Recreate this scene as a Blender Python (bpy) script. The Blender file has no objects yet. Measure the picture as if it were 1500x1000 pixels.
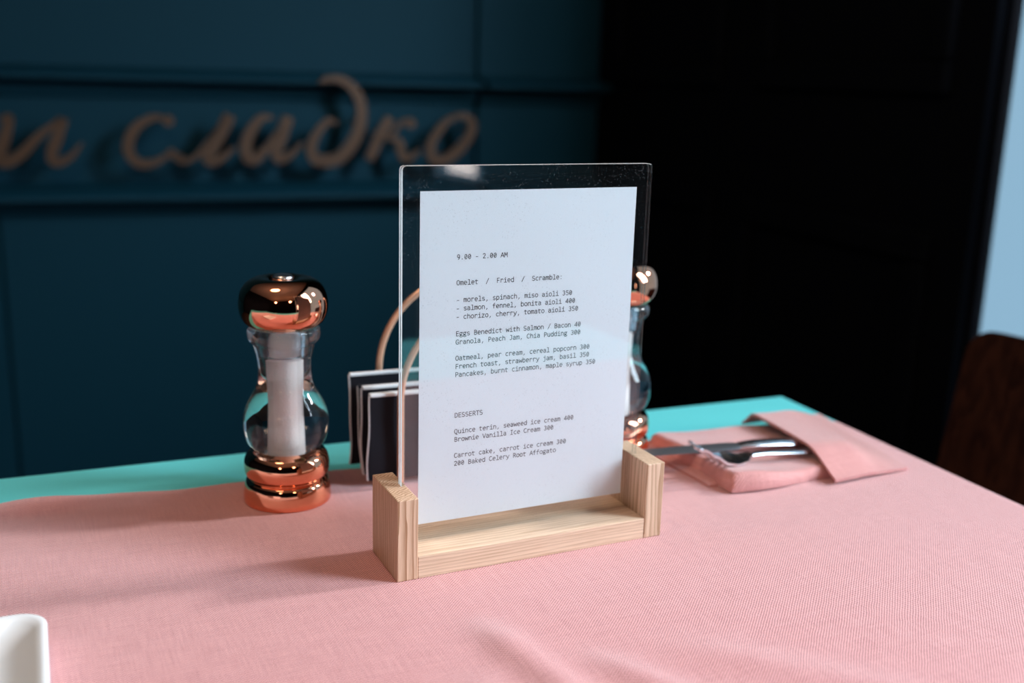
import bpy, bmesh, math, random
from mathutils import Vector, Matrix, noise

scene = bpy.context.scene
C = scene.collection
PI = math.pi
R3 = math.radians(-3.5)          # the room stands slightly turned to the menu stand
EX = Vector((math.cos(R3), math.sin(R3), 0)); EY = Vector((-math.sin(R3), math.cos(R3), 0))
def room(x, y, z): return EX * x + EY * y + Vector((0, 0, z))

# ------------------------------------------------------------------ camera
cam_d = bpy.data.cameras.new('camera'); cam = bpy.data.objects.new('camera', cam_d); C.objects.link(cam)
right = Vector((0.9047, -0.4252, 0.0274)); down = Vector((-0.0776, -0.2278, -0.9706)); fwd = Vector((0.4190, 0.8760, -0.2391))
fwd.normalize(); right = (right - fwd * right.dot(fwd)).normalized(); down = fwd.cross(right)
cam.matrix_world = Matrix(((right.x, -down.x, -fwd.x, -0.2014), (right.y, -down.y, -fwd.y, -0.5739), (right.z, -down.z, -fwd.z, 0.3026), (0, 0, 0, 1)))
cam_d.sensor_width = 36.0; cam_d.lens = 1581.65 / 1500 * 36.0
cam_d.clip_start = 0.01; cam_d.clip_end = 60
cam_d.dof.use_dof = True; cam_d.dof.focus_distance = 0.663; cam_d.dof.aperture_fstop = 4.2
scene.camera = cam

# ------------------------------------------------------------------ world, daylight and an added wall light
w = bpy.data.worlds.new('daylight_world'); scene.world = w; w.use_nodes = True
w.node_tree.nodes['Background'].inputs[0].default_value = (0.30, 0.50, 0.66, 1)
w.node_tree.nodes['Background'].inputs[1].default_value = 1.0
def area(name, loc, sx, sy, watts, col, to=(-1, 0, 0)):
    l = bpy.data.lights.new(name, 'AREA'); l.shape = 'RECTANGLE'; l.size = sx; l.size_y = sy; l.energy = watts; l.color = col
    o = bpy.data.objects.new(name, l); C.objects.link(o); o.location = room(*loc)
    d = EX * to[0] + EY * to[1] + Vector((0, 0, to[2]))
    o.rotation_euler = d.to_track_quat('-Z', 'Y').to_euler(); return o
area('daylight_key', (4.60, -0.18, 2.30), 0.42, 0.55, 205, (1.0, 0.94, 0.90), to=(-4.55, .22, -2.25)).data.cycles.is_caustics_light = True
fill = area('daylight_fill', (1.31, -0.70, 0.86), 0.45, 1.0, 23, (0.76, 0.90, 1.0), to=(-1, .20, -.35)); fill.data.spread = math.radians(125); fill.data.cycles.is_caustics_light = True
wash = area('added_wall_wash', (1.27, .28, .98), 0.20, 0.45, 2.7, (0.86, 0.94, 1.0), to=(-.68, 1.92, -.84)); wash.data.spread = math.radians(64)  # added narrow beam, brightens the back wall and lets its left side fall off
area('daylight_low', (1.262, -2.45, 0.275), 0.20, 0.55, 2.2, (1.0, 0.84, 0.77))

vs = scene.view_settings
scene.display_settings.display_device = 'sRGB'
vs.view_transform = 'Standard'; vs.look = 'None'; vs.gamma = 1.0; vs.use_curve_mapping = False; vs.exposure = 0.04
scene.cycles.transparent_max_bounces = 24; scene.cycles.max_bounces = 16; scene.cycles.transmission_bounces = 14
scene.cycles.sample_clamp_indirect = 6.0

# ------------------------------------------------------------------ helpers
def obj(name, bm, mats, parent=None, smooth=False, loc=None):
    bm.normal_update()
    if smooth:
        for e in bm.edges:
            if len(e.link_faces) == 2 and e.calc_face_angle(0) > .8: e.smooth = False
    me = bpy.data.meshes.new(name); bm.to_mesh(me); bm.free()
    if not isinstance(mats, (list, tuple)): mats = [mats]
    for m in mats: me.materials.append(m)
    if smooth: me.polygons.foreach_set('use_smooth', [True] * len(me.polygons))
    o = bpy.data.objects.new(name, me); C.objects.link(o)
    if parent: o.parent = parent
    if loc: o.location = loc
    return o
def tag(o, label, cat, group=None):
    o['label'] = label; o['category'] = cat
    if group: o['group'] = group
    return o
def thing(name, label, cat, loc=(0, 0, 0), rz=0, group=None):
    o = bpy.data.objects.new(name, None); C.objects.link(o); o.location = loc; o.rotation_euler = (0, 0, rz); o.empty_display_size = .02
    return tag(o, label, cat, group)
def struct(name, bm, mats, turn=True, **k):
    o = obj(name, bm, mats, **k); o['kind'] = 'structure'
    if turn: o.rotation_euler = (0, 0, R3)
    return o
def dup(root, loc, label, group=None, rz=None):
    r = root.copy(); C.objects.link(r); r.location = loc; r['label'] = label
    if group: r['group'] = group
    if rz is not None: r.rotation_euler = (0, 0, rz)
    for ch in list(root.children):
        c = ch.copy(); C.objects.link(c); c.parent = r
        for g in list(ch.children):
            d = g.copy(); C.objects.link(d); d.parent = c
    return r
def box(bm, x0, x1, y0, y1, z0, z1, bev=0.0, seg=2, mi=0):
    b = bmesh.new()
    v = [b.verts.new((x, y, z)) for x in (x0, x1) for y in (y0, y1) for z in (z0, z1)]
    for f in ((0, 1, 3, 2), (4, 6, 7, 5), (0, 4, 5, 1), (2, 3, 7, 6), (0, 2, 6, 4), (1, 5, 7, 3)):
        b.faces.new([v[i] for i in f])
    bmesh.ops.recalc_face_normals(b, faces=b.faces)
    if bev: bmesh.ops.bevel(b, geom=list(b.edges), offset=bev, segments=seg, profile=0.5, affect='EDGES')
    merge(bm, b, mi)
    return bm
def merge(bm, b, mi=None):
    vm = {v: bm.verts.new(v.co) for v in b.verts}
    for f in b.faces:
        try: nf = bm.faces.new([vm[v] for v in f.verts])
        except ValueError: continue
        nf.material_index = f.material_index if mi is None else mi; nf.smooth = f.smooth
    b.free()
def catmull(pts, n=8, closed=False):
    P = [Vector(p) for p in pts]; out = []
    N = len(P)
    rng = range(N) if closed else range(N - 1)
    for i in rng:
        if closed: a, b, c, d = P[(i - 1) % N], P[i], P[(i + 1) % N], P[(i + 2) % N]
        else: a, b, c, d = P[max(i - 1, 0)], P[i], P[i + 1], P[min(i + 2, N - 1)]
        for k in range(n):
            t = k / n
            out.append(0.5 * ((2 * b) + (c - a) * t + (2 * a - 5 * b + 4 * c - d) * t * t + (3 * b - a - 3 * c + d) * t ** 3))
    if not closed: out.append(P[-1].copy())
    return out
def lathe(bm, prof, seg=96, cap0=True, cap1=True, flip=False):
    rings = []
    for r, z in prof:
        if r < 1e-6: rings.append([bm.verts.new((0, 0, z))])
        else: rings.append([bm.verts.new((r * math.cos(2 * PI * i / seg), r * math.sin(2 * PI * i / seg), z)) for i in range(seg)])
    fs = []
    for a, b in zip(rings, rings[1:]):
        for i in range(seg):
            j = (i + 1) % seg
            if len(a) == 1 and len(b) == 1: continue
            if len(a) == 1: fs.append(bm.faces.new((a[0], b[j], b[i])))
            elif len(b) == 1: fs.append(bm.faces.new((a[i], a[j], b[0])))
            else: fs.append(bm.faces.new((a[i], a[j], b[j], b[i])))
    if cap0 and len(rings[0]) > 1: fs.append(bm.faces.new(rings[0][::-1]))
    if cap1 and len(rings[-1]) > 1: fs.append(bm.faces.new(rings[-1]))
    if flip:
        bmesh.ops.reverse_faces(bm, faces=fs)
    return bm
def prof_curve(pts, n=6):
    return [(max(p.x, 0), p.y) for p in catmull([(r, z, 0) for r, z in pts], n)]
def tube(bm, pts, r, seg=14, closed=False):
    P = [Vector(p) for p in pts]; N = len(P); rings = []; up = None
    for i in range(N):
        if closed: t = P[(i + 1) % N] - P[i - 1]
        else: t = P[min(i + 1, N - 1)] - P[max(i - 1, 0)]
        t.normalize()
        if up is None: up = t.orthogonal().normalized()
        up = (up - t * up.dot(t)).normalized(); s = t.cross(up)
        rr = r[i] if isinstance(r, (list, tuple)) else r
        rings.append([bm.verts.new(P[i] + (up * math.cos(2 * PI * k / seg) + s * math.sin(2 * PI * k / seg)) * rr) for k in range(seg)])
    for i in range(N if closed else N - 1):
        a, b = rings[i], rings[(i + 1) % N]
        for k in range(seg):
            bm.faces.new((a[k], a[(k + 1) % seg], b[(k + 1) % seg], b[k]))
    if not closed:
        bm.faces.new(rings[0][::-1]); bm.faces.new(rings[-1])
    return bm
def sheet(bm, f, nu, nv, th):
    """closed slab over a grid; f(u,v)->(Vector, local thickness factor); th below the surface"""
    top = [[None] * (nv + 1) for _ in range(nu + 1)]; bot = [[None] * (nv + 1) for _ in range(nu + 1)]
    for i in range(nu + 1):
        for j in range(nv + 1):
            p = f(i / nu, j / nv)
            if isinstance(p, tuple): p, b = p
            else: b = p - Vector((0, 0, th))
            top[i][j] = bm.verts.new(p); bot[i][j] = bm.verts.new(b)
    for i in range(nu):
        for j in range(nv):
            bm.faces.new((top[i][j], top[i + 1][j], top[i + 1][j + 1], top[i][j + 1]))
            bm.faces.new((bot[i][j], bot[i][j + 1], bot[i + 1][j + 1], bot[i + 1][j]))
    for i in range(nu):
        bm.faces.new((top[i][0], bot[i][0], bot[i + 1][0], top[i + 1][0]))
        bm.faces.new((top[i][nv], top[i + 1][nv], bot[i + 1][nv], bot[i][nv]))
    for j in range(nv):
        bm.faces.new((top[0][j], top[0][j + 1], bot[0][j + 1], bot[0][j]))
        bm.faces.new((top[nu][j], bot[nu][j], bot[nu][j + 1], top[nu][j + 1]))
    bmesh.ops.recalc_face_normals(bm, faces=bm.faces)
    return bm
def smoothstep(a, b, x):
    t = min(1, max(0, (x - a) / (b - a))); return t * t * (3 - 2 * t)

# ------------------------------------------------------------------ materials
def mat(name, col=(.8, .8, .8), rough=.5, metal=0.0, spec=.5, **kw):
    m = bpy.data.materials.new(name); m.use_nodes = True
    b = m.node_tree.nodes['Principled BSDF']
    b.inputs['Base Color'].default_value = (*col, 1); b.inputs['Roughness'].default_value = rough
    b.inputs['Metallic'].default_value = metal; b.inputs['Specular IOR Level'].default_value = spec
    for k, v in kw.items(): b.inputs[k].default_value = v
    return m
class NT:
    def __init__(s, m): s.t = m.node_tree; s.n = s.t.nodes; s.b = s.n.get('Principled BSDF')
    def new(s, typ, **kw):
        n = s.n.new(typ)
        for k, v in kw.items(): setattr(n, k, v)
        return n
    def link(s, a, b): s.t.links.new(a, b)
    def val(s, inp, v):
        if hasattr(v, 'is_output'): s.link(v, inp)
        else: inp.default_value = v
    def math(s, op, a, b=None, c=None):
        n = s.new('ShaderNodeMath', operation=op); s.val(n.inputs[0], a)
        if b is not None: s.val(n.inputs[1], b)
        if c is not None: s.val(n.inputs[2], c)
        return n.outputs[0]
    def coord(s, scale=(1, 1, 1), loc=(0, 0, 0)):
        tc = s.new('ShaderNodeTexCoord'); mp = s.new('ShaderNodeMapping'); s.link(tc.outputs['Object'], mp.inputs[0])
        mp.inputs['Scale'].default_value = scale; mp.inputs['Location'].default_value = loc; return mp.outputs[0]
    def noise(s, vec, scale, detail=3, rough=.5):
        n = s.new('ShaderNodeTexNoise'); s.link(vec, n.inputs['Vector']); n.inputs['Scale'].default_value = scale
        n.inputs['Detail'].default_value = detail; n.inputs['Roughness'].default_value = rough; return n.outputs['Fac']
    def ramp(s, fac, stops):
        r = s.new('ShaderNodeValToRGB'); s.link(fac, r.inputs[0]); e = r.color_ramp.elements
        while len(e) < len(stops): e.new(0.5)
        for k, (p, c) in enumerate(stops): e[k].position = p; e[k].color = (*c, 1)
        return r.outputs[0]
    def bump(s, h, strength, dist):
        b = s.new('ShaderNodeBump'); s.link(h, b.inputs['Height']); b.inputs['Strength'].default_value = strength; b.inputs['Distance'].default_value = dist
        s.link(b.outputs[0], s.b.inputs['Normal'])

def weave_mat(name, c_hi, c_lo, period, bump=.0004):
    m = mat(name, c_hi, .62, spec=.3); n = NT(m); v = n.coord()
    sx = n.new('ShaderNodeSeparateXYZ'); 
    jn = n.new('ShaderNodeTexNoise'); n.link(v, jn.inputs['Vector']); jn.inputs['Scale'].default_value = 90
    mx = n.new('ShaderNodeMix', data_type='VECTOR'); mx.inputs[0].default_value = .0009
    n.link(v, mx.inputs[4]); n.link(jn.outputs['Color'], mx.inputs[5]); n.link(mx.outputs[1], sx.inputs[0])
    k = 2 * PI / period
    a = n.math('SINE', n.math('MULTIPLY', n.math('SUBTRACT', sx.outputs[0], sx.outputs[2]), k)); b = n.math('SINE', n.math('MULTIPLY', sx.outputs[1], k))
    h = n.math('MULTIPLY_ADD', n.math('MULTIPLY', a, b), .5, .5)
    fine = n.noise(v, 1400, 2, .6); streak = n.noise(n.coord((900, 40, 1)), 1.0, 2); streak2 = n.noise(n.coord((40, 900, 1)), 1.0, 2)
    st = n.math('ADD', streak, streak2)
    f = n.math('ADD', n.math('MULTIPLY', h, .78), n.math('MULTIPLY', fine, .34))
    f = n.math('ADD', f, n.math('MULTIPLY', n.math('SUBTRACT', st, 1.0), .26))
    col = n.ramp(f, [(.12, c_lo), (.82, c_hi)])
    n.link(col, n.b.inputs['Base Color'])
    n.b.inputs['Sheen Weight'].default_value = .85; n.b.inputs['Sheen Roughness'].default_value = .35; n.b.inputs['Sheen Tint'].default_value = (.92, .96, 1, 1)
    n.bump(h, .55, bump)
    return m
def wood_mat(name, axis, pith, spacing, light, dark, rough=.5, cont=1.0):
    """rings round a pith line parallel to `axis`; end grain shows arcs, sides show stripes"""
    m = mat(name, light, rough, spec=.35); n = NT(m)
    st = [1, 1, 1]; st[axis] = .06
    v = n.coord(); vs_ = n.coord(tuple(st))
    d = n.new('ShaderNodeTexNoise'); n.link(vs_, d.inputs['Vector']); d.inputs['Scale'].default_value = 38; d.inputs['Detail'].default_value = 2
    sep = n.new('ShaderNodeSeparateXYZ'); n.link(v, sep.inputs[0])
    others = [i for i in range(3) if i != axis]
    p = n.math('SUBTRACT', sep.outputs[others[0]], pith[0]); q = n.math('SUBTRACT', sep.outputs[others[1]], pith[1])
    rad = n.math('SQRT', n.math('ADD', n.math('MULTIPLY', p, p), n.math('MULTIPLY', q, q)))
    wob = n.noise(n.coord(tuple(st), (.3, .7, .2)), 190, 2, .5)
    rad = n.math('ADD', rad, n.math('ADD', n.math('MULTIPLY', d.outputs['Fac'], spacing * 4.5), n.math('MULTIPLY', wob, spacing * 1.6)))
    fr = n.math('FRACT', n.math('DIVIDE', rad, spacing))
    sp = [1, 1, 1]; sp[axis] = .03
    fib = n.noise(n.coord(tuple(sp)), 1500, 2, .6)
    blot = n.noise(n.coord(tuple(st)), 60, 2, .5)
    f = n.math('ADD', n.math('MULTIPLY', n.math('POWER', fr, 1.8), .62 * cont), n.math('MULTIPLY', fib, .55))
    f = n.math('ADD', f, n.math('MULTIPLY', n.math('SUBTRACT', blot, .5), .45))
    n.link(n.ramp(f, [(.22, light), (.80, dark)]), n.b.inputs['Base Color'])
    n.bump(fib, .15, .0004)
    return m
def clear_sheet_mat(name, tint, ior=1.49, rough=0.0, speck=0.0, haze=.0015):
    m = bpy.data.materials.new(name); m.use_nodes = True; n = NT(m); n.n.remove(n.b)
    out = n.n['Material Output']; tr = n.new('ShaderNodeBsdfTransparent'); tr.inputs[0].default_value = (*tint, 1)
    gl = n.new('ShaderNodeBsdfGlossy'); gl.inputs['Roughness'].default_value = rough
    lw = n.new('ShaderNodeLayerWeight'); lw.inputs['Blend'].default_value = .5; f0 = ((ior - 1) / (ior + 1)) ** 2
    fr = n.math('MULTIPLY_ADD', n.math('POWER', lw.outputs['Facing'], 5.0), 1 - f0, f0)
    mx = n.new('ShaderNodeMixShader'); n.link(fr, mx.inputs[0]); n.link(tr.outputs[0], mx.inputs[1]); n.link(gl.outputs[0], mx.inputs[2])
    last = mx.outputs[0]
    if speck:
        df = n.new('ShaderNodeBsdfDiffuse'); df.inputs[0].default_value = (.7, .75, .8, 1)
        vo = n.new('ShaderNodeTexVoronoi'); n.link(n.coord(), vo.inputs['Vector']); vo.inputs['Scale'].default_value = 420
        no = n.noise(n.coord(), 60, 2)
        sp = n.math('MULTIPLY', n.math('LESS_THAN', vo.outputs['Distance'], n.math('MULTIPLY', no, .26)), speck)
        sp = n.math('ADD', sp, haze)
        m2 = n.new('ShaderNodeMixShader'); n.link(sp, m2.inputs[0]); n.link(last, m2.inputs[1]); n.link(df.outputs[0], m2.inputs[2]); last = m2.outputs[0]
    n.link(last, out.inputs[0]); return m
def edge_mat(name, col):
    m = bpy.data.materials.new(name); m.use_nodes = True; n = NT(m); n.n.remove(n.b); out = n.n['Material Output']
    a = n.new('ShaderNodeBsdfTranslucent'); a.inputs[0].default_value = (*col, 1)
    b = n.new('ShaderNodeBsdfDiffuse'); b.inputs[0].default_value = (*col, 1)
    g = n.new('ShaderNodeBsdfGlossy'); g.inputs['Roughness'].default_value = .25
    m1 = n.new('ShaderNodeMixShader'); m1.inputs[0].default_value = .45; n.link(a.outputs[0], m1.inputs[1]); n.link(b.outputs[0], m1.inputs[2])
    m2 = n.new('ShaderNodeMixShader'); m2.inputs[0].default_value = .12; n.link(m1.outputs[0], m2.inputs[1]); n.link(g.outputs[0], m2.inputs[2])
    n.link(m2.outputs[0], out.inputs[0]); return m

M_cloth = weave_mat('pink_woven_cloth', (.86, .44, .445), (.24, .048, .048), .00205)
M_napkin = weave_mat('pink_napkin_cloth', (.82, .41, .40), (.28, .065, .06), .00205)
M_teal = mat('teal_tabletop_laminate', (.14, .69, .73), .36, spec=.4)
M_ash_post = wood_mat('ash_upright', 2, (-.030, .085), .0020, (.77, .54, .385), (.40, .215, .12))
M_ash_post2 = wood_mat('ash_upright_pale', 2, (.30, .14), .0023, (.78, .57, .415), (.43, .26, .155), cont=.8)
M_ash_base = wood_mat('ash_base', 0, (-.06, -.09), .0021, (.84, .63, .47), (.48, .29, .175), cont=.5)
M_acrylic = clear_sheet_mat('clear_acrylic', (.985, .992, .992), speck=.07)
M_edge_clear = clear_sheet_mat('acrylic_dim_edge', (.80, .86, .88), speck=.05, haze=.10)  # right edge: its dimmer look in the light put into a greyer material
M_edge = edge_mat('acrylic_bright_edge', (.86, .93, .95))  # other edges: light piped through the sheet put into a pale translucent colour
M_paper = mat('white_paper', (.77, .82, .88), .7, spec=.2)
M_ink = mat('black_print', (.018, .022, .03), .7, spec=.1)
M_copper = mat('polished_copper', (.93, .40, .24), .05, 1.0)
M_copper2 = mat('brushed_copper', (.90, .36, .20), .22, 1.0)
M_glass = bpy.data.materials.new('mill_acrylic'); M_glass.use_nodes = True
_n = NT(M_glass); _n.n.remove(_n.b); _g = _n.new('ShaderNodeBsdfGlass'); _g.inputs['IOR'].default_value = 1.47; _g.inputs['Roughness'].default_value = 0.0
_g.inputs['Color'].default_value = (.97, .99, 1, 1); _t = _n.new('ShaderNodeBsdfTransparent'); _t.inputs[0].default_value = (.95, .98, 1, 1); _m = _n.new('ShaderNodeMixShader'); _m.inputs[0].default_value = .10
_n.link(_g.outputs[0], _m.inputs[1]); _n.link(_t.outputs[0], _m.inputs[2]); _n.link(_m.outputs[0], _n.n['Material Output'].inputs[0])
M_salt = mat('salt_grains', (.97, .95, .96), .8, **{'Subsurface Weight': 1.0, 'Subsurface Radius': (1, 1, 1), 'Subsurface Scale': .008}); _n = NT(M_salt); _n.bump(_n.noise(_n.coord(), 900, 2), .6, .0006)
M_wire = mat('copper_wire', (.93, .55, .38), .30, .55)
M_black = mat('black_napkin', (.008, .008, .013), .7, spec=.2)
M_white_plastic = mat('frosted_plastic', (.85, .90, .94), .35)
M_white = mat('white_napkin_edge', (.80, .84, .88), .6)
M_steel = mat('stainless_steel', (.78, .80, .84), .24, 1.0)
M_blade = mat('brushed_steel_blade', (.45, .48, .53), .34, .9)
M_dish = mat('white_glazed_china', (.86, .90, .94), .12, spec=.5)
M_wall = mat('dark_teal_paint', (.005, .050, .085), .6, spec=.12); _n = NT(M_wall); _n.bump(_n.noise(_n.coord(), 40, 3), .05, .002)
M_wall_dark = mat('shade_darkened_paint', (.004, .0055, .009), .8, spec=.04)  # shade on the window wall put into a near-black colour
M_bronze = mat('bronze_letters', (.11, .065, .042), .5, .3)
M_ceil = mat('pale_ceiling', (.40, .36, .34), .8)
M_floor = mat('dark_floorboards', (.05, .035, .028), .5)
M_chair = wood_mat('walnut_ply', 2, (.9, .9), .02, (.055, .02, .012), (.02, .007, .005), .35)
M_chairmetal = mat('black_tube', (.012, .012, .012), .4, .6)
M_pane = clear_sheet_mat('window_glass', (.98, .99, 1.0))
M_tableleg = mat('table_leg_metal', (.05, .05, .055), .4, .8)

# ------------------------------------------------------------------ the setting
XR, YW = 1.20, 2.20; ZF, ZC = -0.75, 2.0; XL, YN = -2.6, -3.6
bm = bmesh.new(); box(bm, XL - .1, XR + .1, YN - .1, YW + .15, ZF - .1, ZF); struct('floor', bm, M_floor)
bm = bmesh.new(); box(bm, XL - .1, XR + .1, YN - .1, YW + .15, ZC, ZC + .1); struct('ceiling', bm, M_ceil)
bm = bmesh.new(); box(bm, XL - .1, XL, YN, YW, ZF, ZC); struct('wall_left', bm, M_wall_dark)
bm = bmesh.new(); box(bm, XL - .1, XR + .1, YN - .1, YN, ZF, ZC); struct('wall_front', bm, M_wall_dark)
bm = bmesh.new()                                                     # boards of the back wall with open joints
joints = [(-.343, .006), (.836, .017)]
box(bm, XL - .1, XR + .1, YW + .02, YW + .15, ZF, ZC)
xs = [XL] + [v for j, g in joints for v in (j - g / 2, j + g / 2)] + [XR]
for a, b in zip(xs[::2], xs[1::2]): box(bm, a, b, YW, YW + .025, ZF, ZC, .002, 1)
struct('wall_back', bm, M_wall)
def moulding(name, prof, segs):
    bm = bmesh.new()
    for a, b in segs:
        va = [bm.verts.new((a, YW - d, z)) for d, z in prof]; vb = [bm.verts.new((b, YW - d, z)) for d, z in prof]
        N = len(prof)
        for i in range(N): bm.faces.new((va[i], vb[i], vb[(i + 1) % N], va[(i + 1) % N]))
        bm.faces.new(va); bm.faces.new(vb[::-1])
    bmesh.ops.recalc_face_normals(bm, faces=bm.faces)
    return struct(name, bm, M_wall)
segs = [(XL, joints[1][0] - .0085), (joints[1][0] + .0085, XR)]
moulding('trim_1', [(0, .298), (.014, .296), (.035, .291), (.075, .284), (.090, .277), (.092, .270), (.084, .266), (.030, .264), (.020, .258), (.016, .232), (.008, .226), (0, .225)], segs)
moulding('trim_2', [(0, .028), (.014, .026), (.035, .020), (.075, .009), (.090, .000), (.092, -.008), (.084, -.012), (.030, -.014), (.020, -.020), (.016, -.044), (.008, -.050), (0, -.051)], segs)
# right wall with its tall window
WY0, WY1, WZ0, WZ1 = .785, -1.25, -.45, 1.62
bm = bmesh.new()
box(bm, XR, XR + .05, WY0, YW, ZF, ZC); box(bm, XR, XR + .05, WY1, WY0, ZF, WZ0); box(bm, XR, XR + .05, WY1, WY0, WZ1, ZC)
box(bm, XR, XR + .05, -2.19, WY1, ZF, ZC); box(bm, XR, XR + .05, -2.62, -2.19, ZF, -.02); box(bm, XR, XR + .05, -2.62, -2.19, .60, ZC); box(bm, XR, XR + .05, YN, -2.62, ZF, ZC)
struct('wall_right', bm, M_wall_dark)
bm = bmesh.new()
def frame_panel(y0, y1, z0, z1, wd=.055, d=.02):
    box(bm, XR - d, XR, y0, y1, z0, z0 + wd, .008); box(bm, XR - d, XR, y0, y1, z1 - wd, z1, .008)
    box(bm, XR - d, XR, y0, y0 + wd, z0 + wd, z1 - wd, .008); box(bm, XR - d, XR, y1 - wd, y1, z0 + wd, z1 - wd, .008)
frame_panel(.86, 1.46, -.62, .06); frame_panel(.86, 1.42, .29, 1.5); frame_panel(1.56, 2.1, -.62, .06); frame_panel(1.56, 2.1, .29, 1.5)
struct('trim_3', bm, M_wall_dark)
def window(name, y0, y1, z0, z1):
    bm = bmesh.new(); fw = .010
    for a in ((y0, y1, z0, z0 + fw), (y0, y1, z1 - fw, z1), (y0, y0 + fw, z0 + fw, z1 - fw), (y1 - fw, y1, z0 + fw, z1 - fw)):
        box(bm, XR + .02, XR + .045, *a, .003, 1)
    f = struct(name, bm, M_wall_dark)
    bm = bmesh.new(); box(bm, XR + .030, XR + .036, y0 + fw, y1 - fw, z0 + fw, z1 - fw); obj('pane', bm, M_pane, f)
window('window_1', WY1, WY0, WZ0, WZ1); window('window_2', -2.62, -2.19, -.02, .60)

# ------------------------------------------------------------------ script lettering on the back wall
def stroke(bm, pts, w0, w1=None, wm=None, front=.108, thick=.014, n=7):
    P = catmull([(x, 0, z) for x, z in pts], n); N = len(P); rings = []
    for i, p in enumerate(P):
        t = (P[min(i + 1, N - 1)] - P[max(i - 1, 0)]).normalized(); s = Vector((-t.z, 0, t.x))
        u = i / (N - 1); e = w1 if w1 is not None else w0; mid = wm if wm is not None else (w0 + e) / 2
        wd = (w0 * (1 - u) ** 2 + 2 * u * (1 - u) * (2 * mid - (w0 + e) / 2) + e * u * u) / 2
        a, b = p + s * wd, p - s * wd
        rings.append([bm.verts.new((q.x, YW - d, q.z)) for q, d in ((a, front), (b, front), (b, front - thick), (a, front - thick))])
    for a, b in zip(rings, rings[1:]):
        for k in range(4): bm.faces.new((a[k], a[(k + 1) % 4], b[(k + 1) % 4], b[k]))
    bm.faces.new(rings[0][::-1]); bm.faces.new(rings[-1])
def blob(bm, x, z, r, front=.108, thick=.014):
    v = [[bm.verts.new((x + r * math.cos(2 * PI * k / 16), YW - d, z + r * math.sin(2 * PI * k / 16))) for k in range(16)] for d in (front, front - thick)]
    for k in range(16): bm.faces.new((v[0][k], v[0][(k + 1) % 16], v[1][(k + 1) % 16], v[1][k]))
    bm.faces.new(v[0]); bm.faces.new(v[1][::-1])
def pin(bm, x, z, front=.108):
    box(bm, x - .003, x + .003, YW - front + .01, YW + .0005, z - .003, z + .003)
letters = {
 'и': ([([(-.3144, .1744), (-.2973, .1805), (-.3088, .1384), (-.323, .0991), (-.313, .0839), (-.281, .099), (-.2352, .1449), (-.1869, .1818)], 0.0096, 0.008, 0.02688),
        ([(-.1869, .1818), (-.2013, .139), (-.2155, .099), (-.2052, .082), (-.1753, .0959), (-.1499, .1269)], 0.024, 0.0048, 0.0224)], [], [(-.305, .15), (-.205, .125)]),
 'с': ([([(.0402, .1798), (.0099, .1857), (-.029, .165), (-.0489, .1304), (-.0476, .0989), (-.0259, .0799), (.0094, .083), (.0444, .1053)], 0.0064, 0.008, 0.02464)], [(.0403, .178, .013), (.0444, .103, .011)], [(-.045, .115), (.036, .178)]),
 'л': ([([(.0560, .094), (.0660, .0828), (.0987, .0957), (.138, .1408), (.180, .1926)], 0.0096, 0.0064, 0.0112),
        ([(.182, .1926), (.1527, .1409), (.1286, .0984), (.134, .084), (.156, .090), (.19, .118)], 0.026, 0.0064, 0.02688)], [(.0600, .0925, .011)], [(.16, .155), (.135, .105)]),
 'а': ([([(.2837, .1873), (.2557, .1871), (.2304, .1576), (.2163, .1217), (.222, .0939), (.2382, .089), (.2686, .1186), (.2992, .1648)], 0.0064, 0.0064, 0.02912),
        ([(.3199, .1911), (.2987, .1335), (.2881, .1054), (.296, .0889), (.3209, .0988), (.352, .128)], 0.026, 0.0064, 0.02464)], [], [(.222, .13), (.305, .15)]),
 'д': ([([(.4378, .1759), (.4174, .1823), (.3897, .1522), (.3739, .1188), (.3802, .0921), (.3989, .0853), (.4368, .0886), (.4683, .1157), (.4931, .1597), (.5004, .21), (.4868, .2514), (.4561, .2787), (.4222, .2828), (.3984, .2741)], 0.008, 0.008, 0.03024)], [], [(.378, .12), (.497, .18), (.45, .279)]),
 'к': ([([(.5742, .1908), (.5457, .1431), (.519, .0869)], 0.024, 0.022, 0.02688), ([(.5386, .1328), (.5778, .1501), (.6036, .1805), (.6288, .1848)], 0.0064, 0.008, 0.01008),
        ([(.5635, .1432), (.5957, .1331), (.603, .1056), (.6175, .0883), (.6529, .1121)], 0.008, 0.0048, 0.0224)], [(.6268, .178, .013)], [(.55, .15), (.6, .115)]),
 'о': ([([(.7451, .1963), (.7139, .1752), (.683, .13), (.6834, .0952), (.7094, .0846), (.7502, .1057), (.7871, .1514), (.7903, .1829), (.7638, .1985), (.7400, .1930)], 0.0112, 0.008, 0.02688)], [], [(.683, .12), (.788, .165)]),
}
L_lab = {'и': 'bronze script letter и at the left edge of the wall lettering', 'с': 'bronze script letter с with a ball on top, first letter of the word сладко',
 'л': 'bronze script letter л between the с and the а on the teal wall', 'а': 'bronze script letter а between the л and the looped д on the wall',
 'д': 'bronze script letter д whose tall loop rises over the wall moulding', 'к': 'bronze script letter к between the tall looped д and the last о',
 'о': 'bronze oval script letter о ending the word, just left of the wall joint'}
for ch, (ss, bl, pn) in letters.items():
    bm = bmesh.new()
    for pts, a, b, m_ in ss: stroke(bm, pts, a, b, m_)
    for x, z, r in bl: blob(bm, x, z, r)
    for x, z in pn: pin(bm, x, z)
    bmesh.ops.recalc_face_normals(bm, faces=bm.faces)
    o = obj('wall_letter', bm, M_bronze); o.rotation_euler = (0, 0, R3)
    tag(o, L_lab[ch], 'letter', 'bronze script letters on the back wall')

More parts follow.
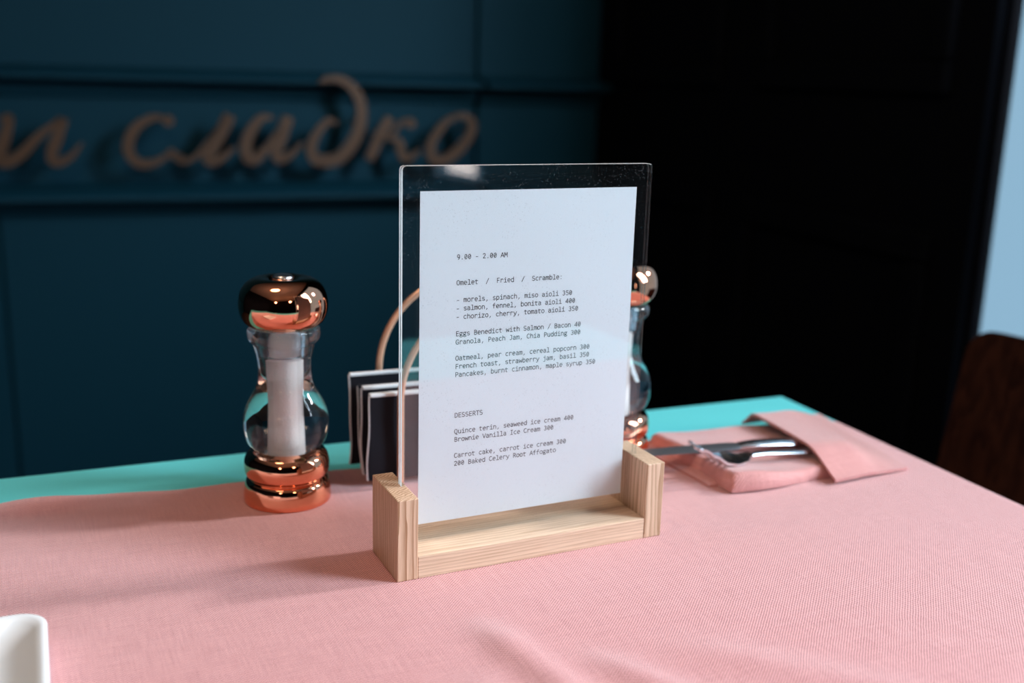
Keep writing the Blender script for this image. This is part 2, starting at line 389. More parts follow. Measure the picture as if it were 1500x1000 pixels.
# ------------------------------------------------------------------ table, cloth
TR = math.radians(-2.4)
tx = Vector((math.cos(TR), math.sin(TR), 0)); ty = Vector((-math.sin(TR), math.cos(TR), 0))
corner = Vector((.4928, .2476, -.0015))                               # far right corner of the table top
t = thing('dining_table', 'teal topped dining table under the pink cloth', 'table', (corner.x, corner.y, ZF), TR)
H = -.0015 - ZF
bm = bmesh.new(); box(bm, -1.5, 0, -.80, 0, H - .03, H, .003, 3); obj('tabletop', bm, M_teal, t, smooth=False)
for lx in (-1.42, -.08):
    for ly in (-.72, -.08):
        bm = bmesh.new(); box(bm, lx - .022, lx + .022, ly - .022, ly + .022, 0, H - .0305, .002); obj('leg', bm, M_tableleg, t)
bm = bmesh.new(); box(bm, -1.40, -.10, -.735, -.705, H - .085, H - .0305); box(bm, -1.40, -.10, -.095, -.065, H - .085, H - .0305)
obj('apron', bm, M_tableleg, t)

def ridge(x, y, a, b, wd, h):
    a = Vector(a); b = Vector(b); d = b - a; L = d.length; d /= L; q = Vector((x, y)) - a
    s = q.dot(d); c = q.x * -d.y + q.y * d.x
    return h * math.exp(-(c / wd) ** 2) * smoothstep(0, .35 * L, s) * (1 - smoothstep(.8 * L, L, s))
CX0, CX1 = -.70, .4790
def cloth_pt(u, v):
    x = CX0 + (.585 - CX0) * u                                        # arc length along the cloth
    yn = -.365 - .042 * (x - .1); yf = .192 - .0 * x + (.0085 * (-x) if x < 0 else 0) + (.194 - .192)
    yf = .1955 - .075 * (min(x, .48) - .028)
    yf += .0022 * math.sin(x * 34 + 1) + .0016 * math.sin(x * 77)
    y = yn + (yf - yn) * v
    z = 0.0
    z += ridge(x, y, (.024, -.050), (.046, -.185), .011, .0042) + ridge(x, y, (.060, -.105), (.120, -.235), .010, .0034) + ridge(x, y, (.000, -.10), (.0, -.24), .014, .0026)
    z += ridge(x, y, (.10, -.11), (.22, -.24), .016, .002)
    ed = smoothstep(.028, 0, yf - y) * smoothstep(-.10, -.19, x)
    z += ed * (.0020 + .0022 * math.sin(x * 60 + .5))
    z = max(z, 0)
    if x > CX1:                                                       # falls over the right edge of the table
        s = x - CX1; r = .011
        ang = min(s / r, PI / 2)
        dx = r * math.sin(ang); dz = r * (1 - math.cos(ang)) + max(0, s - r * PI / 2)
        x = CX1 + dx - .035 * (y - .1) * 0; z -= dz
        # the table edge is slightly turned
    x += -.0419 * 0
    sh = smoothstep(.30, .479, CX0 + (.585 - CX0) * u)
    x += sh * (y - .20) * .0419 * 1.0 + sh * .0045
    return Vector((x, y, z)), Vector((x - (.0012 if z < -.012 else 0), y, z - (.0013 if z > -.012 else .0003)))
bm = bmesh.new(); sheet(bm, cloth_pt, 220, 130, .001)
o = obj('tablecloth', bm, M_cloth, smooth=True); o.cycles.is_caustics_receiver = True; tag(o, 'coarse pink woven cloth laid over the teal table', 'tablecloth')

# ------------------------------------------------------------------ menu stand with its printed menu
W, T, D, HP, HB = .1897, .0136, .0483, .0531, .0145
st = thing('menu_stand', 'clear acrylic menu stand with pale wooden base in the centre', 'menu stand')
bm = bmesh.new(); box(bm, 0, T, 0, D, 0, HP, .0007); obj('wooden_post', bm, M_ash_post, st)
bm = bmesh.new(); box(bm, W - T, W, 0, D, 0, HP, .0007); obj('wooden_post', bm, M_ash_post2, st)
bm = bmesh.new(); box(bm, T, W - T, .0003, D - .0003, 0, HB, .0005); obj('wooden_base', bm, M_ash_base, st)
AX0, AX1, AZ1 = .0102, .1799, .2501
def acrylic(y0, y1):
    b = bmesh.new(); box(b, AX0, AX1, y0, y1, HB - .001, AZ1)
    vert = [e for e in b.edges if abs(e.verts[0].co.y - e.verts[1].co.y) > 1e-5 and e.verts[0].co.z > .2]
    bmesh.ops.bevel(b, geom=vert, offset=.0022, segments=2, profile=.5, affect='EDGES')
    b.normal_update()
    for f in b.faces: f.material_index = 0 if abs(f.normal.y) > .9 else (2 if f.normal.x > .5 else 1)
    return b
obj('acrylic_sheet', acrylic(.0212, .0236), [M_acrylic, M_edge, M_edge_clear], st)
obj('acrylic_sheet', acrylic(.0246, .0270), [M_acrylic, M_edge, M_edge_clear], st)

PY = .0241
def paper_y(x, z):
    return .00012 * math.sin(x * 60 + z * 22) + .0001 * math.sin(z * 70)
def paper_pt(u, v):
    x = .0222 + .1485 * u; z = .0249 + .2102 * v
    y = PY + paper_y(x, z)
    return Vector((x, y, z)), Vector((x, y + .00022, z))
bm = bmesh.new(); sheet(bm, paper_pt, 40, 50, 0)
menu = obj('menu', bm, M_paper, smooth=True); tag(menu, 'white printed menu sheet held between the clear acrylic panes', 'menu')

# a plain monospaced stroke alphabet; cell = 1 wide, capitals 1.17 high, small letters .88
def arc(cx, cy, rx, ry, a0, a1, n=10):
    return [(cx + rx * math.cos(math.radians(a0 + (a1 - a0) * i / n)), cy + ry * math.sin(math.radians(a0 + (a1 - a0) * i / n))) for i in range(n + 1)]
H_, X_ = 1.17, .88
def digits():
    g = {}
    g['0'] = [arc(.5, .585, .32, .585, 0, 360, 18), [(.30, .33), (.70, .84)]]
    g['2'] = [arc(.48, .85, .30, .32, 165, -30) + [(.20, 0), (.84, 0)]]
    g['3'] = [arc(.46, .88, .29, .29, 140, -90), arc(.46, .30, .33, .30, 90, -145)]
    g['4'] = [[(.70, 0), (.70, H_), (.10, .30), (.90, .30)]]
    g['5'] = [[(.80, H_), (.26, H_), (.24, .66)] + arc(.46, .36, .33, .36, 110, -140)]
    g['9'] = [arc(.5, .80, .31, .37, 0, 360, 16), [(.81, .80), (.78, .45)] + arc(.38, .45, .40, .45, 0, -85, 6)]
    return g
def round_bowl(): return arc(.48, .44, .33, .44, 0, 360, 18)
G = digits()
G.update({
 '.': [[(.44, .08), (.56, .08)], [(.44, .02), (.56, .02)]], ',': [[(.52, .12), (.50, -.02), (.36, -.26)], [(.46, .1), (.56, .1)]], ':': [[(.44, .08), (.56, .08)], [(.44, .76), (.56, .76)]],
 '-': [[(.24, .46), (.76, .46)]], '/': [[(.16, -.16), (.84, 1.26)]],
 'A': [[(.06, 0), (.5, H_), (.94, 0)], [(.2, .36), (.8, .36)]], 'M': [[(.10, 0), (.16, H_), (.5, .45), (.84, H_), (.90, 0)]],
 'O': [arc(.5, .585, .38, .585, 0, 360, 20)], 'F': [[(.24, 0), (.24, H_), (.84, H_)], [(.24, .60), (.78, .60)]],
 'S': [arc(.5, .87, .33, .30, 40, 255, 10) + arc(.5, .30, .35, .30, 75, -145, 10)],
 'E': [[(.84, 0), (.22, 0), (.22, H_), (.84, H_)], [(.22, .62), (.78, .62)]],
 'B': [[(.20, 0), (.20, H_), (.48, H_)] + arc(.48, .90, .28, .27, 90, -90, 6) + [(.20, .63)], [(.48, .63)] + arc(.48, .315, .36, .315, 90, -90, 8) + [(.20, 0)]],
 'G': [arc(.54, .585, .42, .585, 45, 300, 14) + [(.88, .10), (.88, .55), (.56, .55)]], 'P': [[(.22, 0), (.22, H_), (.48, H_)] + arc(.48, .85, .34, .32, 90, -90, 8) + [(.22, .53)]],
 'J': [[(.32, H_), (.74, H_), (.74, .36)] + arc(.44, .34, .30, .34, 0, -130, 8)], 'C': [arc(.56, .585, .43, .585, 48, 312, 14)],
 'D': [[(.16, 0), (.16, H_), (.40, H_)] + arc(.40, .585, .46, .585, 90, -90, 12) + [(.16, 0)]],
 'R': [[(.22, 0), (.22, H_), (.48, H_)] + arc(.48, .87, .32, .30, 90, -90, 8) + [(.22, .57)], [(.50, .57), (.88, 0)]],
 'T': [[(.08, H_), (.92, H_)], [(.5, H_), (.5, 0)]], 'I': [[(.2, H_), (.8, H_)], [(.5, H_), (.5, 0)], [(.2, 0), (.8, 0)]],
 'V': [[(.06, H_), (.5, 0), (.94, H_)]], 'Q': [arc(.47, .585, .38, .585, 0, 360, 20), [(.46, 0), (.56, -.22), (.92, -.26)]],
 'a': [arc(.46, .60, .30, .28, 150, 0, 8) + [(.76, .12), (.82, 0)], [(.76, .50), (.48, .50)] + arc(.46, .25, .30, .25, 90, 290, 8) + [(.76, .22)]],
 'b': [[(.18, 1.26), (.18, 0)], arc(.50, .44, .33, .44, 0, 360, 18)], 'c': [arc(.56, .44, .38, .44, 50, 310, 14)],
 'd': [[(.82, 1.26), (.82, 0)], arc(.48, .44, .34, .44, 0, 360, 18)], 'e': [[(.16, .46), (.84, .46)] + arc(.50, .46, .34, .42, 0, 180, 10) + arc(.52, .42, .36, .42, 180, 305, 8)],
 'f': [[(.40, 0), (.40, .94)] + arc(.66, .94, .26, .32, 180, 70, 6), [(.12, .80), (.84, .80)]],
 'g': [arc(.44, .56, .29, .30, 0, 360, 16), [(.56, .86), (.92, .84)], [(.26, .30), (.22, .12), (.66, .06)] + arc(.50, -.14, .36, .20, 60, -240, 12)],
 'h': [[(.18, 1.26), (.18, 0)], [(.18, .56)] + arc(.50, .52, .32, .36, 160, 0, 8) + [(.82, 0)]],
 'i': [[(.22, .84), (.54, .84), (.54, 0)], [(.16, 0), (.90, 0)], [(.46, 1.14), (.58, 1.14)], [(.46, 1.20), (.58, 1.20)]],
 'j': [[(.26, .84), (.66, .84), (.66, -.06)] + arc(.40, -.06, .26, .26, 0, -120, 6), [(.58, 1.14), (.70, 1.14)], [(.58, 1.2), (.70, 1.2)]],
 'k': [[(.22, 1.26), (.22, 0)], [(.80, .86), (.24, .42), (.84, 0)]], 'l': [[(.22, 1.22), (.54, 1.22), (.54, 0)], [(.16, 0), (.90, 0)]],
 'm': [[(.12, .88), (.12, 0)], [(.12, .62)] + arc(.31, .66, .19, .20, 160, 0, 6) + [(.50, 0)], [(.50, .62)] + arc(.69, .66, .19, .20, 160, 0, 6) + [(.88, 0)]],
 'n': [[(.18, .88), (.18, 0)], [(.18, .56)] + arc(.50, .52, .32, .36, 160, 0, 8) + [(.82, 0)]], 'o': [arc(.5, .44, .37, .44, 0, 360, 18)],
 'p': [[(.18, .88), (.18, -.34)], arc(.50, .44, .33, .44, 0, 360, 18)], 'r': [[(.26, .88), (.26, 0)], [(.26, .50)] + arc(.58, .54, .32, .34, 165, 30, 6)],
 's': [arc(.5, .65, .29, .22, 35, 250, 8) + arc(.5, .22, .31, .22, 70, -150, 8)],
 't': [[(.38, 1.10), (.38, .24)] + arc(.62, .24, .24, .24, 180, 290, 6), [(.10, .84), (.84, .84)]],
 'u': [[(.18, .88), (.18, .36)] + arc(.48, .36, .30, .36, 180, 330, 8) + [(.82, .30)], [(.82, .88), (.82, 0)]],
 'w': [[(.06, .88), (.24, 0), (.5, .66), (.76, 0), (.94, .88)]], 'y': [[(.10, .88), (.52, .0)], [(.92, .88), (.52, .0), (.40, -.26), (.14, -.32)]],
 'z': [[(.20, .86), (.80, .86), (.18, 0), (.84, 0)]],
})
ADV = .002437; SW = .152
def put_text(bm, s, x0, z0):
    for i, ch in enumerate(s):
        if ch == ' ': continue
        for line in G[ch]:
            for (ax, ay), (bx, by) in zip(line, line[1:]):
                a = Vector((ax, ay)); b = Vector((bx, by)); d = b - a
                if d.length < 1e-6: continue
                d.normalize(); a = a - d * SW * .35; b = b + d * SW * .35; s_ = Vector((-d.y, d.x)) * SW / 2
                q = []
                for p in (a + s_, b + s_, b - s_, a - s_):
                    x = x0 + (i + p.x) * ADV; z = z0 + p.y * ADV; q.append(bm.verts.new((x, PY + paper_y(x, z) - .00007, z)))
                bm.faces.new(q[::-1])
X0 = .04600
lines = [('9.00 - 2.00 AM', .1936), ('Omelet  /  Fried  /  Scramble:', .1778), ('- morels, spinach, miso aioli 350', .1671), ('- salmon, fennel, bonita aioli 400', .1618),
 ('- chorizo, cherry, tomato aioli 350', .1565), ('Eggs Benedict with Salmon / Bacon 40', .1459), ('Granola, Peach Jam, Chia Pudding 300', .1406),
 ('Oatmeal, pear cream, cereal popcorn 300', .1303), ('French toast, strawberry jam, basil 350', .1250), ('Pancakes, burnt cinnamon, maple syrup 350', .1197),
 ('DESSERTS', .0933), ('Quince terin, seaweed ice cream 400', .0827), ('Brownie Vanilla Ice Cream 300', .0774), ('Carrot cake, carrot ice cream 300', .0667), ('200 Baked Celery Root Affogato', .0614)]
bm = bmesh.new()
for s, z in lines: put_text(bm, s, X0, z)
tx_o = obj('printed_text', bm, M_ink, menu); tx_o['label'] = 'black typewriter menu text'

# ------------------------------------------------------------------ mills
mill = thing('salt_mill', 'copper topped clear salt mill standing left of the menu stand', 'mill', (-.0282, .1595, 0), 0, 'copper and clear acrylic mills')
bm = bmesh.new()
lathe(bm, [(0, 0), (.0306, 0), (.0312, .0007)] + [(.0312, .004), (.0309, .0085)] + prof_curve([(.0303, .0120), (.0298, .0140), (.0290, .0156), (.0276, .0166), (.0268, .0172)], 4), cap0=False, cap1=False)
lathe(bm, prof_curve([(.0268, .0172), (.0270, .0180), (.0284, .0192), (.0296, .0212), (.0303, .0245), (.0304, .0280), (.0298, .0312), (.0284, .0345), (.0258, .0368), (.0215, .0378), (.0, .0380)], 5), cap0=False, cap1=False)
bmesh.ops.remove_doubles(bm, verts=bm.verts, dist=1e-5)
ob = obj('base', bm, M_copper, mill, smooth=True)
bm = bmesh.new()
outer = [(.0, .0384), (.0200, .0384)] + prof_curve([(.0215, .0386), (.0245, .0405), (.0275, .0440), (.0294, .0495), (.0303, .0560), (.0300, .0625), (.0284, .0690), (.0258, .0745), (.0228, .0800), (.0203, .0850), (.0190, .0900), (.0184, .0960), (.0188, .1030), (.0197, .1085), (.0206, .1120), (.0212, .1150)], 5) \
  + prof_curve([(.0214, .1155), (.0222, .1168), (.0238, .1178), (.0250, .1200), (.0254, .1232), (.0250, .1262), (.0238, .1280)], 4) + [(.0, .1281)]
lathe(bm, outer, cap0=False, cap1=False)
SZ, SR = .1070, .0090
lathe(bm, [(.0, SZ), (SR - .0008, SZ), (SR, SZ + .0008), (.0115, .1082), (.0122, .1200), (.0120, .1260), (.0, .1261)], flip=True, cap0=False, cap1=False)   # empty head of the chamber
g_o = obj('clear_body', bm, M_glass, mill, smooth=True); g_o['label'] = 'clear acrylic body'
bm = bmesh.new(); lathe(bm, [(0, .0392), (SR - .0012, .0392), (SR - .0004, .0400), (SR - .0004, SZ - .0016), (SR - .002, SZ - .0006), (0, SZ - .0004)], cap0=False, cap1=False)
s_o = obj('salt', bm, M_salt, mill, smooth=True); s_o.cycles.is_caustics_receiver = True; g_o.cycles.is_caustics_caster = True; s_o['label'] = 'white salt filling'
bm = bmesh.new(); lathe(bm, [(0, .1088), (.0098, .1088), (.0105, .1096), (.0110, .1170), (.0110, .1245), (.0104, .1252), (0, .1252)], 48, cap0=False, cap1=False)
n_o = obj('grinder_collar', bm, M_white_plastic, mill, smooth=True); n_o['label'] = 'frosted white inner collar'
bm = bmesh.new()
lathe(bm, [(0, .1284)] + prof_curve([(.0215, .1284), (.0245, .1292), (.0282, .1330), (.0304, .1385), (.0309, .1445), (.0299, .1510), (.0272, .1566), (.0228, .1605), (.0170, .1625), (.0120, .1622), (.0095, .1610)], 6) + [(.0090, .1604), (0, .1603)], cap0=False, cap1=False)
obj('cap', bm, M_copper, mill, smooth=True)
bm = bmesh.new(); lathe(bm, [(0, .1604), (.0068, .1604), (.0072, .1612)] + prof_curve([(.0072, .1626), (.0064, .1638), (.0040, .1645), (0, .1647)], 4), seg=48, cap0=False, cap1=False)
k_o = obj('top_nut', bm, M_steel, mill, smooth=True); k_o['label'] = 'small polished nut'
dup(mill, (.2425, .1580, 0), 'copper topped clear mill seen behind the right edge of the acrylic menu stand', rz=.7)

# ------------------------------------------------------------------ copper wire holder with black napkins
hx, hr = .1285, .0722
h = thing('napkin_holder', 'copper wire napkin holder with two hoops behind the menu stand', 'napkin holder', (hx, .176, 0), math.radians(-3))
def hoop(y, zc, r):
    pts = [(-hr, y, .004)] + [(-hr, y, .004 + (zc - .004) * k / 6) for k in range(1, 6)]
    pts += [(-hr * math.cos(PI * k / 40), y, zc + hr * math.sin(PI * k / 40)) for k in range(41)]
    pts += [(hr, y, zc - (zc - .004) * k / 6) for k in range(1, 7)]
    bm = bmesh.new(); tube(bm, pts, r); return bm
obj('hoop', hoop(.029, .0755, .0026), M_wire, h, smooth=True)
obj('hoop', hoop(-.031, .0675, .0026), M_wire, h, smooth=True)
for s in (-1, 1):
    bm = bmesh.new(); tube(bm, [(s * hr, -.031, .0028), (s * hr, 0, .0028), (s * hr, .029, .0028)], .0026); obj('base_rod', bm, M_wire, h, smooth=True)
for yy in (-.012, .010):
    bm = bmesh.new(); tube(bm, [(-hr, yy, .0028), (0, yy, .0028), (hr, yy, .0028)], .0022); obj('cross_rod', bm, M_wire, h, smooth=True)
naps = [('rearmost black napkin with a white top edge in the copper holder', .1965, .0300, .0780, True, .004),
        ('plain topped black napkin between the white edged ones in the copper holder', .1860, .0335, .0715, False, .007),
        ('black napkin with a white edge, second from the front of the copper holder', .1705, .0320, .0745, True, .005),
        ('frontmost black napkin with a white edge in the copper holder', .1580, .0335, .0720, True, .0055)]
for k, (lab, y, x0, ht, white, th) in enumerate(naps):
    rt = thing('napkin', lab, 'napkin', (x0, y, .0052), math.radians(-3), 'black napkins in the wire holder')
    wd = .205 - 2 * (x0 - .03); hgt = ht - .0052
    def wav(z, i, k=k): return .0020 * math.sin(z * 48 + k * 1.3 + i * .5) * (1 - z / .085) + .0004 * math.sin(z * 130 + k + i)
    for i in range(2):                                               # the two folds of cloth
        yo = -th / 2 + i * th / 2
        def fp(u, v, yo=yo, i=i):
            z = v * (hgt - (.0012 if white else .0)) ; x = wav(z, i) + u * wd if u < .5 else u * wd
            x = u * wd + wav(z, i) * (1 - u) ** 3 + i * .0012
            yy = yo + .0012 * math.sin(v * 5 + k + u * 6) * (1 - v) 
            tt = th / 2 - .0005
            return Vector((x, yy, z)), Vector((x, yy + tt, z))
        bm = bmesh.new(); sheet(bm, fp, 24, 24, 0); obj('fold', bm, M_black, rt, smooth=False)
    # white woven edging: along the top fold and down the left side
    bm = bmesh.new()
    if white: box(bm, .0, wd, -th / 2 - .0004, th / 2 - .0002, hgt - .0020, hgt + .0004, .0006)
    for i in range(2):
        yo = -th / 2 + i * th / 2
        pts = []
        for j in range(25):
            z = j / 24 * (hgt - .001); pts.append(Vector((wav(z, i) + i * .0012 - .0005, yo + .0012 * math.sin(j / 24 * 5 + k) * (1 - j / 24) + .0009, z)))
        tube(bm, pts, .00075 if white else .0005, 8)
    e_o = obj('edging', bm, M_white, rt); e_o['label'] = 'white edging'

# ------------------------------------------------------------------ folded pink napkin with cutlery
nk = thing('folded_napkin', 'folded pink napkin pocket holding a knife and fork', 'napkin', (0, 0, 0))
def quad(p00, p10, p11, p01, u, v):
    a = Vector(p00).lerp(Vector(p10), u); b = Vector(p01).lerp(Vector(p11), u); return a.lerp(b, v)
def pillow(u, v, e=.07):
    f = lambda t: math.sqrt(max(0, 1 - (max(0, 1 - t / e)) ** 2)) if t < e else 1
    return f(u) * f(1 - u) * f(v) * f(1 - v)
def base_pt(u, v):
    p = quad((.2815, .0435), (.4120, .040), (.4300, .160), (.2815, .1625), u, v)
    wv = .0012 * math.sin(u * 9 + v * 3) + .0010 * math.sin(v * 11 + 1)
    hgt = (.0130 - .0044 * smoothstep(.0, .55, u) - .0035 * smoothstep(.6, 1, u)) + wv * .8
    bul = .0035 * math.sin(u * 7.0) * (1 - v) ** 3
    pw = pillow(u, v, .05)
    z0 = .0004 + .0016 * (math.sin(u * 8) * .5 + .5) * max(0, 1 - 6 * v) * (1 - smoothstep(.5, .7, u))
    top = Vector((p.x, p.y - bul, z0 + .0035 + (hgt - .0035) * pw)); bot = Vector((p.x, p.y - bul, z0))
    return top, bot
bm = bmesh.new(); sheet(bm, base_pt, 60, 48, 0); obj('folded_layer', bm, M_napkin, nk, smooth=True)
def inner_pt(u, v):                                                  # the inner leaf showing at the open left end
    p = quad((.2740, .0620), (.3200, .056), (.3200, .158), (.2700, .160), u, v)
    z = .0004 + .0075 * smoothstep(0, .5, u) * pillow(.5, v, .12) + .0016 * math.sin(v * 9)* smoothstep(0, .4, u) * 0
    return Vector((p.x, p.y, z + .0014)), Vector((p.x, p.y, max(.0002, z - .0002)))
bm = bmesh.new(); sheet(bm, inner_pt, 20, 30, 0); obj('inner_leaf', bm, M_napkin, nk, smooth=True)
def flap_pt(u, v):
    p = quad((.3690, .0290), (.4480, .0335), (.4770, .1735), (.3900, .1765), u, v)
    edge = smoothstep(-.08, .30, v) * smoothstep(-.03, .14, 1 - v) * smoothstep(-.05, .62, 1 - u)
    z = .0034 + (.0158 - .0015 * u) * edge + .0012 * math.sin(u * 5 + v * 4) * edge + .0014 * math.exp(-((u - .62 - .35 * (v - .5)) / .10) ** 2) * edge
    lip = .0 if u > .04 else 0
    return Vector((p.x, p.y, z)), Vector((p.x, p.y, z - .0026))
bm = bmesh.new(); sheet(bm, flap_pt, 50, 50, 0); obj('flap', bm, M_napkin, nk, smooth=True)

# cutlery: laid along the napkin, handles tucked under the flap
def outline_slab(stations, name, mat_, parent, nseg=10):
    """stations: (s, half width, z centre, half thickness); lens shaped cross-sections lofted along +X"""
    bm = bmesh.new(); rings = []
    for s, hw, z, ht in stations:
        rings.append([bm.verts.new((s, hw * math.cos(2 * PI * k / nseg), z + ht * math.sin(2 * PI * k / nseg))) for k in range(nseg)])
    for a, b in zip(rings, rings[1:]):
        for k in range(nseg): bm.faces.new((a[k], a[(k + 1) % nseg], b[(k + 1) % nseg], b[k]))
    bm.faces.new(rings[0][::-1]); bm.faces.new(rings[-1])
    bmesh.ops.recalc_face_normals(bm, faces=bm.faces)
    return obj(name, bm, mat_, parent, smooth=True)
kn = thing('table_knife', 'steel table knife lying behind the fork on the pink napkin', 'knife', (.2300, .1130, .0152), math.radians(-8.5), 'cutlery on the folded napkin')
outline_slab([(0, .001, .0002, .0003), (.006, .006, .0002, .0006), (.02, .0088, .0002, .0008), (.06, .0092, .0002, .0009), (.092, .0088, .0002, .0010), (.098, .0060, .0002, .0014)], 'blade', M_blade, kn)
outline_slab([(.0978, .0050, .0002, .0018), (.104, .0056, .0006, .0026), (.114, .0066, .0008, .0030), (.135, .0070, .0003, .0030), (.150, .0074, -.0008, .0026), (.158, .0066, -.0014, .0020), (.161, .002, -.0016, .001)], 'handle', M_steel, kn)
fk = thing('table_fork', 'steel table fork with raised tines on the pink napkin', 'fork', (.2675, .0735, .0134), math.radians(-1.0), 'cutlery on the folded napkin')
def fork_z(s):                                                       # side profile: tines rise, bowl dips, neck arches
    P = [(0, .0150), (.012, .0075), (.022, .0012), (.031, -.0012), (.041, .0004), (.052, .0040), (.068, .0034), (.090, .0010), (.14, .0)]
    for (a, za), (b, zb) in zip(P, P[1:]):
        if s <= b: q = (s - a) / (b - a); q = q * q * (3 - 2 * q); return za + (zb - za) * q
    return 0
HW = .0142
bm = bmesh.new()
def strip(stations):                                                 # (s, y0, y1) -> solid strip following the profile
    rings = []
    for s, y0, y1 in stations:
        z = fork_z(s); c = lambda y: .0035 * (y / HW) ** 2 * smoothstep(.052, .036, s)
        rings.append([bm.verts.new((s, y, z + c(y) + d)) for y, d in ((y0, -.0011), ((y0 + y1) / 2, -.0012), (y1, -.0011), (y1, .0011), ((y0 + y1) / 2, .0011), (y0, .0011))])
    for a, b in zip(rings, rings[1:]):
        for k in range(6): bm.faces.new((a[k], a[(k + 1) % 6], b[(k + 1) % 6], b[k]))
    bm.faces.new(rings[0][::-1]); bm.faces.new(rings[-1])
for k in range(4):
    yc = -HW + HW * 2 * (k + .5) / 4
    strip([(0, yc - .0007, yc + .0007), (.004, yc - .0014, yc + .0014)] + [(.004 + .022 * j / 5, yc - .0021, yc + .0021) for j in range(1, 6)] + [(.029, yc - .0031, yc + .0031)])
for yc0, yc1 in ((-1, -.5), (-.5, 0), (0, .5), (.5, 1)):
    st_ = []
    for j in range(9):
        s = .0288 + j * .0029; wd = HW * (1 - smoothstep(.034, .054, s) * .78); st_.append((s, yc0 * wd, yc1 * wd))
    strip(st_)
bmesh.ops.recalc_face_normals(bm, faces=bm.faces)
obj('tines', bm, M_steel, fk)
outline_slab([(.0505, .0030, fork_z(.0505), .0012), (.058, .0026, fork_z(.058), .0015), (.070, .0030, fork_z(.070), .0016), (.095, .0044, fork_z(.095), .0016), (.116, .0060, -.0004, .0014), (.128, .0062, -.0010, .0012), (.132, .003, -.0012, .0006)], 'handle', M_steel, fk)

# ------------------------------------------------------------------ white dish in the near left corner
def rrect(cx, cy, hx_, hy, r, z, n=8):
    P = []
    for sx, sy, a0 in ((1, 1, 0), (-1, 1, 90), (-1, -1, 180), (1, -1, 270)):
        for k in range(n + 1):
            a = math.radians(a0 + 90 * k / n); P.append((cx + sx * (hx_ - r) + r * math.cos(a), cy + sy * (hy - r) + r * math.sin(a), z))
    return P
bm = bmesh.new(); rings = []
DX, DY = .078, .074
for ins, z, r in ((.012, .0004, .010), (.010, .0000, .010), (.007, .0012, .012), (.002, .009, .014), (.0004, .0140, .0155), (.0008, .0152, .0155), (.0024, .0158, .015), (.0044, .0155, .014), (.0070, .0142, .0125), (.0150, .0095, .012), (.021, .0072, .012), (.030, .0066, .010)):
    rings.append([bm.verts.new(p) for p in rrect(0, 0, DX - ins, DY - ins, r, z)])
for a, b in zip(rings, rings[1:]):
    for k in range(len(a)): bm.faces.new((a[k], a[(k + 1) % len(a)], b[(k + 1) % len(a)], b[k]))
bm.faces.new(rings[0][::-1]); bm.faces.new(rings[-1])
bmesh.ops.recalc_face_normals(bm, faces=bm.faces)
o = obj('serving_dish', bm, M_dish, smooth=True, loc=(-.1970 - DX, .0150 - DY, 0)); o.rotation_euler = (0, 0, math.radians(-1.5))
tag(o, 'white glazed square dish at the near left of the pink cloth', 'dish')

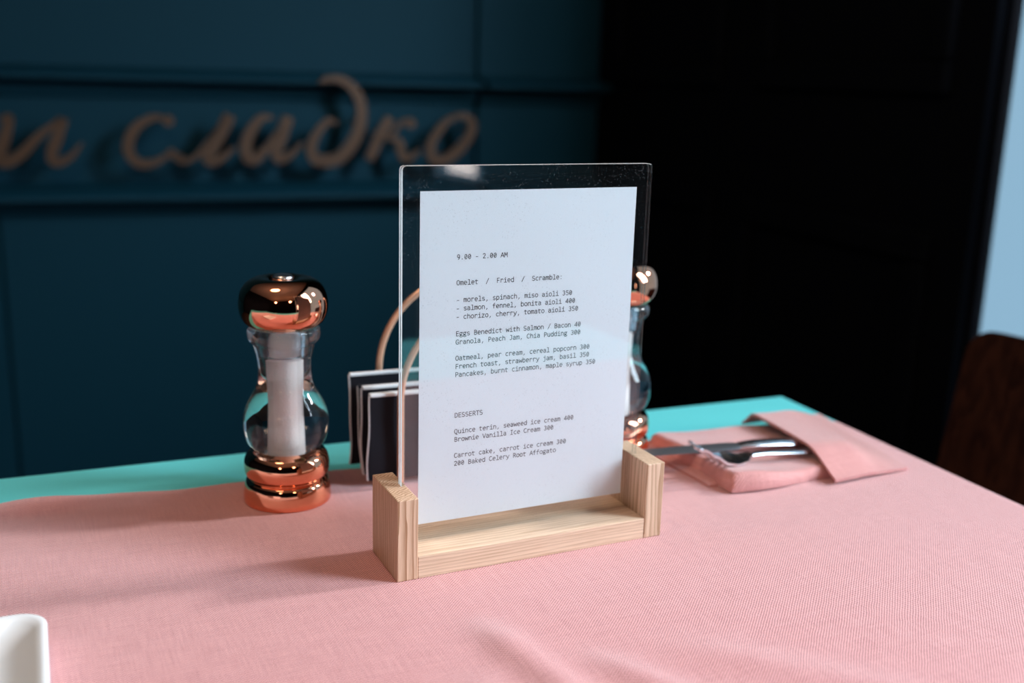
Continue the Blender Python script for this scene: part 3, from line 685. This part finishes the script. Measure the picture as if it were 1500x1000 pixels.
# ------------------------------------------------------------------ dark wooden chair at the right end of the table
ch = thing('dining_chair', 'dark brown wooden chair tucked in at the right end of the table', 'chair', (.60, .115, ZF), 0)
SH = .455
def seat_pt(u, v):
    x = -.205 + .41 * u; y = -.21 + .42 * v
    r = .05; 
    y *= 1 - .06 * (1 - u) - .10 * max(0, (abs(u - .5) - .42) / .08) ** 2
    z = SH + .008 * (2 * v - 1) ** 2 - .006 * math.sin(u * PI)
    return Vector((x, y, z)), Vector((x, y, z - .012))
bm = bmesh.new(); sheet(bm, seat_pt, 24, 24, 0); obj('seat', bm, M_chair, ch, smooth=True)
def back_pt(u, v):
    hy = .2085
    zb, zt = SH - .03, .7775
    rr = .032
    t = v; z = zb + (zt - zb) * t
    # rounded upper corners
    lim = hy
    if z > zt - rr: 
        q = (z - (zt - rr)) / rr; lim = hy - rr * (1 - math.sqrt(max(0, 1 - q * q)))
    y = (2 * u - 1) * lim
    x = .195 + .055 * (z - zb) / .33 - .020 * (1 - (y / hy) ** 2) * -1 - .02
    n = Vector((.012, 0, -.002))
    return Vector((x, y, z)), Vector((x, y, z)) + n
bm = bmesh.new()
def back_pt2(u, v):
    v = 1 - (1 - v) ** 1.8
    return back_pt(u, v)
sheet(bm, back_pt2, 28, 40, 0); bk = obj('backrest', bm, M_chair, ch, smooth=True)
for sx in (-1, 1):
    for sy in (-1, 1):
        bm = bmesh.new()
        tube(bm, [(sx * .19, sy * .185, 0.0), (sx * .165, sy * .165, .25), (sx * .14, sy * .14, SH - .0165)], [.009, .011, .012], 14); obj('leg', bm, M_chairmetal, ch, smooth=True)
bm = bmesh.new(); tube(bm, [(.14, -.14, SH - .024), (-.14, -.14, SH - .024), (-.14, .14, SH - .024), (.14, .14, SH - .024)], .009, 10, closed=True); obj('seat_frame', bm, M_chairmetal, ch, smooth=True)

# ------------------------------------------------------------------ warm globe lamps hanging behind the photographer (they shine in the copper)
M_globe = mat('lit_opal_globe', (.9, .85, .75), .4); M_globe.node_tree.nodes['Principled BSDF'].inputs['Emission Color'].default_value = (1.0, .70, .48, 1)
M_globe.node_tree.nodes['Principled BSDF'].inputs['Emission Strength'].default_value = 19
lamp = thing('pendant_lamp', 'warm glowing globe lamp on a black cord right above the table', 'lamp', room(-.30, .05, 1.15), 0, 'globe pendant lamps')
bm = bmesh.new(); bmesh.ops.create_uvsphere(bm, u_segments=32, v_segments=20, radius=.14); obj('globe', bm, M_globe, lamp, smooth=True)
bm = bmesh.new(); tube(bm, [(0, 0, .136), (0, 0, .7), (0, 0, ZC - 1.15)], .004, 8); obj('cord', bm, M_chairmetal, lamp)
bm = bmesh.new(); lathe(bm, [(0, .125), (.05, .125), (.05, .15), (.012, .19), (0, .19)], 32); obj('lamp_holder', bm, M_chairmetal, lamp)
for x, y, lab in ((.35, -2.3, 'warm glowing globe lamp hanging behind the camera on the window side'), (-1.4, -2.3, 'warm glowing globe lamp hanging behind the camera, away from the window')):
    dup(lamp, room(x, y, 1.15), lab)
